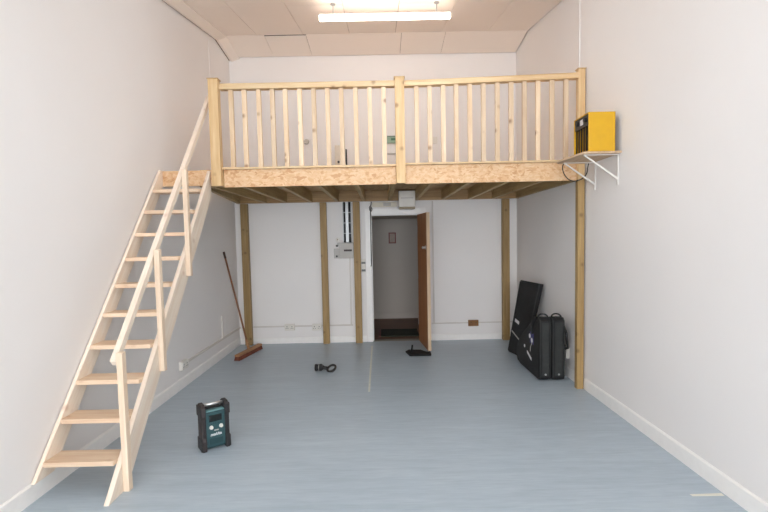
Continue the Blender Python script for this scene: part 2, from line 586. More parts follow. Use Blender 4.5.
LB = [-1.401, -1.275, -1.138, -1.008, -0.886, -0.748, -0.615, -0.484, -0.353, -0.217, -0.083, 0.05]
RB = [0.363, 0.488, 0.617, 0.741, 0.872, 1.001, 1.135, 1.266, 1.394, 1.523, 1.657, 1.791]
for side, xs_ in ((0, LB), (1, RB)):
    first = None
    zb = 2.2315 if side == 0 else 2.242
    for x in xs_:
        ztop = 2.958 if side == 0 else 2.955 + 0.045 * (x - 0.244) / 1.642
        if first is None:
            first = box((x - 0.021, 4.459, zb), (x + 0.021, 4.493, ztop)).obj('baluster', RL_Z, bl, 0.002)
            x0 = x
        else:
            c = first.copy()
            COL.objects.link(c)
            c.parent = bl
            c.location = (x - x0, 0, 0)
            if side:
                c.scale.z = (ztop - zb) / (2.9583 - zb)
                c.location.z = (zb - 2.2) * (1 - c.scale.z)

# ---------------------------------------------------------------- staircase
st = thing('staircase', (-1.86, 3.5, 0), 'steep open-tread pale pine staircase with handrail rising along left wall to mezzanine', 'staircase')
Y0S, K = 2.60, 0.845                                   # front edge of the stringers: y = Y0S + K z
DEP = 0.205
YT = 4.461


def stringer(x0, x1, zlow, y0s, dep):
    f = lambda z: y0s + K * z
    pts = [(f(zlow), zlow), (f(zlow) + dep, zlow)]
    zt_b = (YT - dep - y0s) / K
    zt_f = (YT - y0s) / K
    pts += [(YT, zt_b)]
    pts += [(YT, zt_f)] if zt_f < 2.215 else [(YT, 2.21), (f(2.21), 2.21)]
    return MB().prism([(x0, y, z) for y, z in pts], (x1 - x0, 0, 0))


stringer(-2.104, -2.079, 0.113, Y0S - 0.045, 0.165).obj('stringer', ST_SLOPE, st, 0.002)
stringer(-1.652, -1.620, 0.0, Y0S, DEP).obj('stringer', ST_SLOPE, st, 0.002)
tr = None
for i in range(10):
    z = 0.209 + 0.2003 * i
    y = Y0S + K * z - 0.055
    if tr is None:
        tr = box((-2.0785, y, z - 0.03), (-1.6525, y + 0.168, z)).obj('tread', ST_X, st, 0.003)
        ty, tz = y, z
    else:
        c = tr.copy()
        COL.objects.link(c)
        c.parent = st
        c.location = (0, y - ty, z - tz)
HZ = lambda y: 2.985 - 1.18 * (4.593 - y)                # top of the handrail
for y0, zlo, dz in ((2.752, 0.0, 0.0), (3.275, 0.60, -0.005), (3.805, 1.245, 0.015)):
    zh = HZ(y0 + 0.02) + dz
    box((-1.6195, y0, zlo), (-1.582, y0 + 0.044, zh + 0.03)).obj('newel_post', ST_Z, st, 0.003)
    
ya, yb = 2.755, 4.56
m = MB()
m.prism([(-1.662, ya, HZ(ya)), (-1.662, ya + 0.032, HZ(ya) - 0.035), (-1.662, yb, HZ(yb) - 0.073), (-1.662, yb, HZ(yb))], (0.038, 0, 0))
m.obj('handrail', ST_SLOPE, st, 0.004)
scr = MB()
for zz, yy in ((0.33, 2.90), (1.32, 3.86), (0.69, 3.325), (0.80, 3.325)):
    scr.tube([(-1.5785, yy, zz), (-1.5745, yy, zz)], 0.006, 8)

# ---------------------------------------------------------------- ceiling lamp
def lamp(x0, x1, y, z, label, glow):
    t = thing('fluorescent_lamp', ((x0 + x1) / 2, y, z), label, 'ceiling lamp')
    box((x0, y - 0.016, z + 0.0655), (x1, y + 0.016, z + 0.078)).obj('lamp_housing', WHITEMET, t, 0.003)
    d = MB()
    prof = [(0.028 * math.cos(a), 0.037 + 0.0275 * math.sin(a)) for a in [2 * math.pi * k / 16 for k in range(16)]]
    d.prism([(x0 + 0.012, y + a, z + b) for a, b in prof], (x1 - x0 - 0.024, 0, 0))
    d.obj('diffuser', glow, t)
    for xa, xb in ((x0, x0 + 0.012), (x1 - 0.012, x1)):
        box((xa, y - 0.031, z + 0.006), (xb, y + 0.031, z + 0.066)).obj('end_cap', WHITEPL, t, 0.002)
    for x in (x0 + 0.155, x1 - 0.15):
        rr = MB().tube([(x, y, z + 0.0785), (x, y, ceil_z(y) - 0.012)], 0.006, 8).obj('hanger_rod', GREYMET, t)
        MB().tube([(x, y, ceil_z(y) - 0.0118), (x, y, ceil_z(y - .03) - 0.0005)], 0.028, 14).obj('ceiling_rose', GREYMET, rr)
    return t


lamp(-0.612, 0.784, 5.0, 3.812, 'long white fluorescent batten hanging from sloping ceiling above the balustrade', LAMPGLOW)
lamp(-0.70, 0.70, 3.1, 3.22, 'added long white fluorescent batten hanging unseen in middle of room', LAMPADDED)  # added above the camera's view to light the room
lamp(-0.70, 0.70, 1.5, 3.05, 'added long white fluorescent batten hanging unseen nearest the window', LAMPADDED)  # second added batten, also out of view, for more room light

# ---------------------------------------------------------------- heater on its shelf
sh = thing('wall_shelf', (1.81, 4.04, 1.93), 'small wooden shelf on two white metal brackets on right wall', 'shelf')
MB().prism([(1.978, 3.79, 2.183), (1.672, 3.80, 2.183), (1.622, 4.26, 2.183), (1.66, 4.33, 2.183), (1.978, 4.33, 2.183)], (0, 0, 0.017)).obj('shelf_board', BEECH, sh, 0.001)
for y in (3.85, 4.26):
    m = MB()
    m.box((1.970, y - 0.009, 1.93), (1.979, y + 0.009, 2.1825))
    m.box((1.69, y - 0.009, 2.176), (1.970, y + 0.009, 2.1825))
    m.prism([(1.690, y - 0.006, 2.1758), (1.708, y - 0.006, 2.1758), (1.9698, y - 0.006, 1.992), (1.9698, y - 0.006, 1.974)], (0, 0.012, 0))
    m.obj('bracket', WHITEMET, sh, 0.001)

HX0, HX1, HY0, HY1, HZ0, HZ1 = 1.715, 1.935, 3.815, 4.105, 2.201, 2.522
ht = thing('fan_heater', ((HX0 + HX1) / 2, (HY0 + HY1) / 2, HZ0), 'yellow box fan heater with dark grille on small shelf on right wall', 'heater')
m = MB()
t_ = 0.008
m.box((HX0, HY0, HZ0 + 0.002), (HX1, HY0 + t_, HZ1)).box((HX0, HY1 - t_, HZ0 + 0.002), (HX1, HY1, HZ1)).box((HX0, HY0 + t_, HZ1 - t_), (HX1, HY1 - t_, HZ1)).box((HX0, HY0 + t_, HZ0 + 0.002), (HX1, HY1 - t_, HZ0 + 0.012))
m.obj('casing', YELLOW, ht, 0.003)
box((HX0 + 0.10, HY0 + t_, HZ0 + 0.012), (HX1 - 0.004, HY1 - t_, HZ1 - t_)).obj('heating_element', HEATIN, ht)
m = MB()
n = 6
for k in range(n):
    yy = HY0 + 0.022 + (HY1 - HY0 - 0.044) * k / (n - 1)
    m.box((HX0 + 0.012, yy - 0.003, HZ0 + 0.0125), (HX0 + 0.022, yy + 0.003, HZ1 - 0.10))
m.obj('grille', DARKMET, ht)
pn = box((HX0 + 0.008, HY0 + t_, HZ1 - 0.098), (HX0 + 0.03, HY1 - t_, HZ1 - t_)).obj('control_panel', DARKMET, ht)
for yy in (3.88, 4.03):
    MB().tube([(HX0 + 0.0078, yy, HZ1 - 0.05), (HX0 - 0.012, yy, HZ1 - 0.05)], 0.019, 16).obj('dial', BLACKPL, pn)
box((HX0 + 0.003, 3.935, HZ1 - 0.075), (HX0 + 0.0078, 3.985, HZ1 - 0.03)).obj('panel_label', LABELW, pn)
MB().box((HX0 + 0.07, 3.93, HZ1 + 0.0005), (HX0 + 0.11, 3.99, HZ1 + 0.014)).obj('carry_handle', BLACKPL, ht, 0.003)
pc = []
for k in range(25):
    a = math.radians(165 - 0) + math.radians(195) * k / 24
    pc.append((1.845 + 0.118 * math.cos(a), 4.385 + 0.01 * math.sin(3 * a), 2.145 + 0.115 * math.sin(a)))
pc = [(1.80, 4.16, 2.232), (1.75, 4.28, 2.215), (1.732, 4.36, 2.195)] + pc + [(1.966, 4.30, 2.3), (1.95, 4.15, 2.26), (1.93, 4.107, 2.24)]
MB().tube(pc, 0.005, 8).obj('power_cable', CABLE, ht, smooth=True)

# ---------------------------------------------------------------- electrical fittings
cu = thing('consumer_unit', (-0.50, YB, 1.245), 'grey electrical distribution box on back wall between the two middle posts', 'fuse box')
box((-0.605, YB - 0.10, 1.245), (-0.402, YB - 0.001, 1.468)).obj('enclosure', GREYPL, cu, 0.006)
box((-0.54, YB - 0.106, 1.345), (-0.425, YB - 0.1005, 1.372)).obj('breaker_window', plain('smoked_window', (66, 58, 56), 0.6), cu)
box((-0.69, YB - 0.055, 1.245), (-0.607, YB - 0.001, 1.385)).obj('switch_box', GREYPL, cu, 0.005)
for zz in (1.275, 1.425):
    MB().tube([(-0.648, YB - 0.0555 if zz < 1.3 else YB - 0.001, zz), (-0.648, YB - 0.068 if zz < 1.3 else YB - 0.04, zz)], 0.014, 12).obj('gland', BLACKPL, cu)
MB().tube([(-0.648, YB - 0.03, 1.432), (-0.635, YB - 0.03, 1.458), (-0.615, YB - 0.03, 1.462), (-0.606, YB - 0.03, 1.455)], 0.006, 8).obj('cable', GREYPL, cu, smooth=True)

ct = thing('cable_tray', (-0.49, YB, 1.47), 'vertical metal cable tray with dark cables above grey distribution box', 'cable tray')
m = MB()
m.box((-0.55, YB - 0.02, 1.475), (-0.43, YB - 0.012, 2.053)).box((-0.55, YB - 0.05, 1.475), (-0.545, YB - 0.02, 2.053)).box((-0.435, YB - 0.05, 1.475), (-0.43, YB - 0.02, 2.053))
m.obj('tray', GREYMET, ct)
for x, r in ((-0.525, 0.014), (-0.452, 0.016), (-0.445, 0.013)):
    MB().tube([(x, YB - 0.06, 1.475), (x, YB - 0.045, 1.55), (x, YB - 0.045, 2.053)], r, 10).obj('cable', CABLE, ct, smooth=True)
for z in (1.6, 1.75, 1.9):
    box((-0.55, YB - 0.064, z), (-0.43, YB - 0.061, z + 0.008)).obj('cable_tie', GREYMET, ct)

rd = thing('junction_box', (-0.63, YB, 1.50), 'small round white junction box on back wall left of the cable tray', 'junction box')
MB().tube([(-0.633, YB - 0.001, 1.515), (-0.633, YB - 0.028, 1.515)], 0.032, 18).obj('round_body', WHITEPL, rd, 0.003)
MB().tube([(-0.633, YB - 0.0282, 1.515), (-0.633, YB - 0.032, 1.515)], 0.008, 10).obj('screw', BRASS, rd)

al = thing('wall_control_panel', (-0.255, YB, 1.04), 'white wall panel with two grey strips between the post and the doorway', 'control panel')
box((-0.298, YB - 0.024, 1.03), (-0.236, YB - 0.0015, 1.225)).obj('panel_body', WHITEPL, al, 0.003)
for z in (1.155, 1.045):
    box((-0.296, YB - 0.030, z), (-0.238, YB - 0.0245, z + 0.03)).obj('grey_strip', plain('slate_plastic', (118, 122, 120), 0.5), al)

el = thing('emergency_light', (0.375, 6.52, 1.93), 'white box emergency light fixed to mezzanine beam above the doorway', 'emergency light')
box((0.256, 6.45, 1.955), (0.488, 6.588, 2.178)).obj('light_body', WHITEPL, el, 0.008)
MB().box((0.262, 6.447, 1.926), (0.482, 6.585, 1.9545)).obj('base_strip', plain('tan_plastic', (164, 146, 118), 0.5), el, 0.004)
box((0.285, 6.446, 2.07), (0.46, 6.4498, 2.083)).obj('indicator_slot', GREYPL, el)

lp = thing('hanging_cable', (-0.21, YB, 1.85), 'short black cable looped down beside top left corner of the doorway', 'cable')
pts = [(x + 0.042, y, z) for x, y, z in [(-0.175, YB - 0.06, 2.05), (-0.18, YB - 0.065, 2.0), (-0.205, YB - 0.07, 1.97), (-0.20, YB - 0.07, 1.93), (-0.175, YB - 0.065, 1.915), (-0.165, YB - 0.07, 1.945), (-0.18, YB - 0.075, 1.98), (-0.19, YB - 0.07, 1.90), (-0.191, YB - 0.045, 1.84), (-0.191, YB - 0.030, 1.76), (-0.193, YB - 0.028, 1.3), (-0.193, YB - 0.028, 1.12)]]
MB().tube(pts, 0.006, 8).obj('cable_loop', CABLE, lp, smooth=True)
MB().box((-0.163, YB - 0.036, 1.11), (-0.152, YB - 0.0205, 1.14)).obj('cable_clip', GREYPL, lp)

cp = thing('lintel_panel', (0.06, YB, 1.97), 'pale boxed panel on back wall over the doorway, left of the emergency light', 'panel')
box((-0.12, YB - 0.03, 1.975), (0.235, YB - 0.001, 2.045)).obj('panel_board', plain('cream_paint', (222, 214, 196), 0.5), cp, 0.003)
box((0.04, YB - 0.034, 1.985), (0.15, YB - 0.0305, 2.035)).obj('grey_plate', GREYPL, cp, 0.001)

# sockets -----------------------------------------------------------------
def socket(name, wall, c, w, h, mat, label, cat='socket', gang=2, dark=BLACKPL):
    x, y, z = c
    t = thing(name, (x, y, z - h / 2), label, cat)
    def P(u, d, zz):
        return {'back': V((x + u, y - d, zz)), 'left': V((x + d, y + u, zz)), 'right': V((x - d, y - u, zz))}[wall]
    def bx(u0, u1, d0, d1, z0, z1):
        a, b = P(u0, d0, z0), P(u1, d1, z1)
        return box([min(i, j) for i, j in zip(a, b)], [max(i, j) for i, j in zip(a, b)])
    bx(-w / 2, w / 2, 0.001, 0.03, z - h / 2, z + h / 2).obj('back_box', mat, t, 0.003)
    p = bx(-w / 2, w / 2, 0.0305, 0.039, z - h / 2, z + h / 2).obj('face_plate', mat, t, 0.003)
    for g in range(gang):
        u = 0 if gang == 1 else (-w / 4 if g == 0 else w / 4)
        bx(u - 0.005, u + 0.005, 0.0392, 0.0405, z + 0.004, z + 0.018).obj('pin_slot', dark, p)
        for du in (-0.013, 0.013):
            bx(u + du - 0.006, u + du + 0.006, 0.0392, 0.0405, z - 0.018, z - 0.012).obj('pin_slot', dark, p)
        bx(u + (0.02 if g else -0.03), u + (0.03 if g else -0.02), 0.0392, 0.044, z + 0.01, z + 0.028).obj('rocker_switch', mat, p)
    return t


socket('double_socket', 'back', (-1.372, YB, 0.243), 0.146, 0.095, WHITEPL, 'white double socket on back wall nearest the leaning broom')
socket('double_socket', 'back', (-0.972, YB, 0.238), 0.14, 0.095, WHITEPL, 'white double socket on back wall just left of the second post')
socket('double_socket', 'back', (1.332, YB, 0.25), 0.148, 0.088, BRASS, 'brown metal double socket on back wall right of the open door')
socket('double_socket', 'left', (XL, 4.76, 0.245), 0.15, 0.09, WHITEPL, 'white double socket at near end of trunking on left wall')
socket('wall_socket', 'right', (XR, 4.87, 0.27), 0.11, 0.13, WHITEPL, 'white socket low on right wall between the black bags and front post', gang=1)
MB().tube([(XR - 0.041, 4.845, 0.262), (XR - 0.062, 4.845, 0.262)], 0.013, 12)

# trunking ----------------------------------------------------------------
def trunk(parts, label, mat=None):
    m = MB()
    for a, b in parts:
        m.box(a, b)
    tag(m.obj('cable_trunking', mat or TRUNK, None, 0.002), label, 'cable trunking')


trunk([((XL + 0.0005, 4.84, 0.235), (XL + 0.018, YB - 0.001, 0.262)), ((XL + 0.0005, 5.97, 0.2625), (XL + 0.018, 5.995, 0.545))], 'white mini trunking running low along left wall with an upright branch')
trunk([((-1.91, YB - 0.013, 0.245), (-1.446, YB - 0.001, 0.265))], 'white mini trunking on back wall between corner post and first double socket')
trunk([((-1.298, YB - 0.013, 0.245), (-1.043, YB - 0.001, 0.265))], 'white mini trunking on back wall between the two white double sockets')
trunk([((-0.90, YB - 0.013, 0.245), (-0.44, YB - 0.001, 0.265)), ((-0.475, YB - 0.013, 0.2655), (-0.455, YB - 0.001, 1.2445))], 'white mini trunking dropping from the grey distribution box down back wall')
trunk([((0.72, YB - 0.013, 0.245), (1.257, YB - 0.001, 0.262)), ((1.407, YB - 0.013, 0.245), (XR - 0.001, YB - 0.001, 0.262)), ], 'white mini trunking on back wall either side of the brown socket')
trunk([((0.745, YB - 0.013, 0.2625), (0.765, YB - 0.001, 2.05))], 'white upright trunking on back wall right of the open door')
trunk([((XR - 0.008, 4.60, 3.05), (XR, 4.63, ceil_z(4.60) - 0.002))], 'white upright trunking on right wall above the balustrade end post', W_WHITE)
trunk([((XL, 5.935, 2.3), (XL + 0.006, 5.957, ceil_z(5.935) - 0.055))], 'white upright trunking on left wall above the stair head', W_WHITE)

# upstairs back wall fittings
ub = thing('isolator_box', (-0.57, YB, 2.57), 'beige isolator box with black spot on back wall above the mezzanine', 'switch box')
box((-0.638, YB - 0.06, 2.57), (-0.505, YB - 0.001, 2.862)).obj('box_body', plain('beige_plastic', (222, 212, 196), 0.5), ub, 0.004)
MB().tube([(-0.587, YB - 0.0605, 2.625), (-0.587, YB - 0.072, 2.625)], 0.017, 12).obj('cable_gland', BLACKPL, ub)
MB().tube([(-0.478, YB - 0.02, 2.225), (-0.478, YB - 0.02, 2.81)], 0.011, 8).obj('riser_pipe', BLACKPL, ub)
es = thing('exit_sign', (0.19, YB, 2.88), 'small pale green sign box on back wall beside the middle newel post', 'sign')
box((0.112, YB - 0.05, 2.885), (0.30, YB - 0.001, 2.98)).obj('sign_body', GREEN, es, 0.004)
box((0.113, YB - 0.054, 2.972), (0.299, YB - 0.0505, 2.982)).obj('top_edge', plain('dark_green_plastic', (72, 98, 84), 0.5), es)
box((0.17, YB - 0.053, 2.918), (0.24, YB - 0.0505, 2.948)).obj('sign_mark', plain('sign_green', (64, 110, 84), 0.5), es)
tag(box((0.112, YB - 0.03, 2.73), (0.30, YB - 0.001, 2.745)).obj('wall_strip', GREYPL, None, 0.002), 'thin grey strip on back wall below the pale green sign', 'strip')
ws = thing('wall_switch', (0.79, YB, 2.865), 'square white switch plate on upper back wall right of the middle newel post', 'switch')
box((0.755, YB - 0.02, 2.87), (0.835, YB - 0.0005, 2.965)).obj('switch_plate', WHITEPL, ws, 0.004)
box((0.78, YB - 0.026, 2.9), (0.81, YB - 0.0205, 2.935)).obj('rocker', WHITEPL, ws, 0.002)
dt = MB()
dt.tube([(-1.047, YB - 0.001, 2.93), (-1.047, YB - 0.035, 2.93)], 0.04, 20, 0.033)
tag(dt.obj('wall_sensor', GREYPL, None, 0.003), 'small round sensor on upper back wall behind the left balusters', 'sensor')

# picture in the hall
pf = thing('framed_picture', (0.207, 8.65, 1.42), 'small red framed picture on hall wall seen through the doorway', 'picture')
m = MB()
m.box((0.139, 8.632, 1.42), (0.276, 8.649, 1.44)).box((0.139, 8.632, 1.605), (0.276, 8.649, 1.625)).box((0.139, 8.632, 1.44), (0.159, 8.649, 1.605)).box((0.256, 8.632, 1.44), (0.276, 8.649, 1.605))
m.obj('frame', REDWOOD, pf)
box((0.159, 8.641, 1.44), (0.256, 8.646, 1.605)).obj('print', PAPER, pf)
dm = thing('doormat', (0.22, 7.3, 0.0), 'dark green doormat on hall floor just beyond the doorway', 'doormat')
box((-0.035, 7.02, 0.0), (0.56, 7.56, 0.016)).obj('mat_pile', MATG, dm, 0.004)
box((-0.07, 7.02, 0.0), (-0.0355, 7.56, 0.012)).obj('mat_edging', REDWOOD, dm, 0.002)

# ---------------------------------------------------------------- things on the floor
# broom
br = thing('broom', (-1.80, 6.11, 0), 'wide wooden broom with red-brown bristles leaning on left wall', 'broom')
c0, d0 = V((-1.805, 6.105, 0)), V((0.20, 0.98, 0)).normalized()
n0 = V((d0.y, -d0.x, 0))
hl, hw = 0.325, 0.034
Rb = Matrix(((d0.x, -d0.y, 0, c0.x), (d0.y, d0.x, 0, c0.y), (0, 0, 1, 0), (0, 0, 0, 1)))
MB().box((-hl, -hw, 0.050), (hl, hw, 0.078)).xf(Rb).obj('broom_head', BROOMW, br, 0.008)
m = MB()
random.seed(5)
for i in range(30):
    for j in range(4):
        u = -hl + 0.014 + (2 * hl - 0.028) * i / 29
        w = -hw + 0.011 + (2 * hw - 0.022) * j / 3
        m.tube([(u, w, 0.0515), (u * 1.02 + random.uniform(-.004, .004), w * 1.3 + random.uniform(-.004, .004), 0.001)], 0.008, 5, 0.011)
m.xf(Rb).obj('bristles', BRISTLE, br)
tip = V((-2.096, 6.125, 1.385))
base = V((-1.806, 6.105, 0.076))
MB().tube([base, base + (tip - base) * 0.10], 0.021, 12, 0.017).obj('handle_socket', BROOMW, br, smooth=True)
MB().tube([base + (tip - base) * 0.02, base + (tip - base) * 0.94], 0.0125, 12).obj('handle', BROOMH, br, smooth=True)
MB().tube([base + (tip - base) * 0.935, tip], 0.0145, 12).obj('handle_grip', plain('brown_grip', (76, 56, 46), 0.6), br, smooth=True)

# site radio --------------------------------------------------------------
fd = V((0.158, 0.112, 0)).normalized()                 # along the front face, left to right
bk = V((-fd.y, fd.x, 0))                               # towards its back
o0 = V((-1.325, 3.25, 0))
RM = Matrix(((fd.x, bk.x, 0, o0.x), (fd.y, bk.y, 0, o0.y), (0, 0, 1, 0), (0, 0, 0, 1)))
ra = thing('site_radio', tuple(o0 + fd * 0.1 + bk * 0.055), 'teal and black rugged work radio with silver handle standing on floor', 'radio')
RW, RD, RH = 0.20, 0.105, 0.345


def rb(a, b, name, mat, parent, bev=0.003):
    return MB().box(a, b).xf(RM).obj(name, mat, parent, bev)


body = rb((0.028, 0.006, 0.016), (RW - 0.028, RD - 0.006, 0.285), 'body', TEALD, ra, 0.006)
fp = rb((0.034, 0.0, 0.03), (RW - 0.034, 0.0055, 0.278), 'front_panel', TEAL, ra, 0.002)
rb((0.034, 0.004, 0.2855), (RW - 0.034, 0.06, 0.296), 'top_panel', plain('light_teal_plastic', (92, 130, 132), 0.45), ra, 0.003)
for s in (0, 1):
    x0, x1 = (0.0, 0.0335) if s == 0 else (RW - 0.0335, RW)
    m = MB()
    o = 0.006 if s == 0 else -0.006
    # bumper: waisted upright, fuller at both ends
    prof = [(-0.012, 0.0), (RD + 0.012, 0.0), (RD + 0.014, 0.075), (RD, 0.10), (RD, 0.24), (RD + 0.012, 0.262), (RD + 0.008, 0.325), (RD - 0.022, RH), (0.022, RH), (-0.008, 0.325), (-0.012, 0.262), (-0.003, 0.24), (-0.003, 0.10), (-0.014, 0.075)]
    m.prism([(x0, y, z) for y, z in prof], (x1 - x0, 0, 0))
    b = m.xf(RM).obj('bumper', BROWNGR if s == 0 else BLACKPL, ra, 0.007)
    for zz0, zz1 in ((0.0, 0.09), (0.25, 0.33)):
        xa, xb = (x0 - 0.005, x0 - 0.0005) if s == 0 else (x1 + 0.0005, x1 + 0.005)
        rb((xa, -0.006, zz0 + 0.003), (xb, RD + 0.006, zz1), 'corner_pad', BLACKPL, b, 0.004)
MB().tube([(0.0338, 0.045, 0.332), (RW - 0.0338, 0.045, 0.332)], 0.0115, 14).xf(RM).obj('carry_handle', CHROME, ra, smooth=True)
rb((0.045, 0.045, 0.2965), (RW - 0.045, 0.095, 0.306), 'top_recess', BLACKPL, ra, 0.002)
rb((0.055, -0.004, 0.214), (RW - 0.055, -0.0004, 0.262), 'display', SCREEN, fp, 0.001)
for kx in (0.068, RW - 0.062):
    MB().tube([(kx, -0.0005, 0.172), (kx, -0.014, 0.172)], 0.0145, 18, 0.012).xf(RM).obj('knob', WHITEPL, fp)
for kx in (0.066, 0.084, 0.10, 0.116, 0.134):
    rb((kx - 0.006, -0.003, 0.196), (kx + 0.006, -0.0004, 0.203), 'button', TEALD, fp, 0.0)
rb((0.088, -0.003, 0.142), (0.12, -0.0004, 0.15), 'speaker_badge', GREYPL, fp, 0.0)
rb((0.05, -0.003, 0.045), (RW - 0.05, -0.0004, 0.088), 'speaker_grille', TEALD, fp, 0.0)
fc = bpy.data.curves.new('radio_lettering', 'FONT')
fc.body = 'makita'
fc.size = 0.03
fc.align_x = 'CENTER'
fc.extrude = 0.0008
fc.shear = 0.25
fc.offset = 0.0008
fo = bpy.data.objects.new('radio_lettering', fc)
COL.objects.link(fo)
bpy.context.view_layer.update()
dg = bpy.context.evaluated_depsgraph_get()
lm = bpy.data.meshes.new_from_object(fo.evaluated_get(dg))
bpy.data.objects.remove(fo)
lm.transform(RM @ Matrix.Translation((RW / 2, -0.0014, 0.108)) @ Matrix.Rotation(math.radians(90), 4, 'X'))
lm.transform(Matrix.Translation(-V(ra.location)))
lm.materials.clear()
lm.materials.append(LABELW)
lo = bpy.data.objects.new('lettering', lm)
COL.objects.link(lo)
lo.parent = fp

# small black gadget on the floor
gd = thing('black_gadget', (-0.68, 5.27, 0), 'small black gadget with ribbed drum and open ring lying on floor', 'tool')
z = 0.042
MB().tube([(-0.80, 5.265, z), (-0.775, 5.265, z), (-0.774, 5.265, z), (-0.725, 5.268, z), (-0.71, 5.27, z)], [0.038, 0.041, 0.036, 0.041, 0.03], 18).obj('drum', BLACKPL, gd, 0.002)
MB().tube([(-0.713, 5.27, z), (-0.69, 5.27, 0.034), (-0.655, 5.265, 0.03)], [0.026, 0.02, 0.022], 12).obj('neck', BLACKPL, gd, smooth=True)
for x in (-0.787, -0.752, -0.738):
    ring = [(x, 5.2655 + 0.0415 * math.cos(a), z + 0.0395 * math.sin(a)) for a in [2 * math.pi * k / 18 for k in range(18)]]
    MB().tube(ring, 0.0025, 6, closed=True).obj('rib', GREYPL if x == -0.752 else BLACKPL, gd)
ring = []
for k in range(22):
    a = 2 * math.pi * k / 22
    ring.append((-0.607 + 0.047 * math.cos(a), 5.255 + 0.05 * math.sin(a), 0.032 + 0.022 * math.sin(a) + 0.012 * math.cos(a)))
MB().tube(ring, 0.0135, 10, closed=True).obj('ring_handle', BLACKPL, gd, smooth=True)

# dustpan at the foot of the door
dp = thing('dustpan', (0.48, 5.97, 0), 'black dustpan lying flat at foot of the open door', 'dustpan')
PANBLK = plain('matt_black_plastic', (20, 20, 22), 0.85, var=0.2)
m = MB()
m.prism([(0.335, 5.83, 0.001), (0.612, 5.83, 0.001), (0.618, 6.0, 0.001), (0.57, 6.02, 0.001), (0.50, 6.13, 0.001), (0.34, 6.15, 0.001), (0.292, 6.05, 0.001)], (0, 0, 0.012))
m.obj('pan', PANBLK, dp, 0.002)
m = MB()
m.box((0.335, 5.828, 0.0135), (0.612, 5.838, 0.026)).box((0.603, 5.839, 0.0135), (0.616, 5.99, 0.026))
m.prism([(0.298, 6.03, 0.0135), (0.333, 5.84, 0.0135), (0.343, 5.84, 0.0135), (0.308, 6.03, 0.0135)], (0, 0, 0.014))
m.obj('rim', PANBLK, dp, 0.002)
MB().tube([(0.375, 6.03, 0.0135), (0.378, 6.035, 0.05), (0.385, 6.04, 0.10)], 0.014, 10, 0.012).obj('handle_stub', PANBLK, dp, smooth=True)

# floor tapes
t = MB().prism([(-0.172, 6.45, 0.0006), (-0.150, 6.45, 0.0006), (-0.142, 4.50, 0.0006), (-0.162, 4.50, 0.0006)], (0, 0, 0.0012))
tag(t.obj('floor_tape', TAPE), 'pale straight tape line on floor running towards the doorway', 'tape')
t = MB().prism([(1.768, 2.585, 0.0006), (1.772, 2.565, 0.0006), (1.955, 2.562, 0.0006), (1.955, 2.588, 0.0006)], (0, 0, 0.0012))
tag(t.obj('floor_tape', TAPEY), 'short cream tape strip on floor by right skirting, nearest the camera', 'tape')

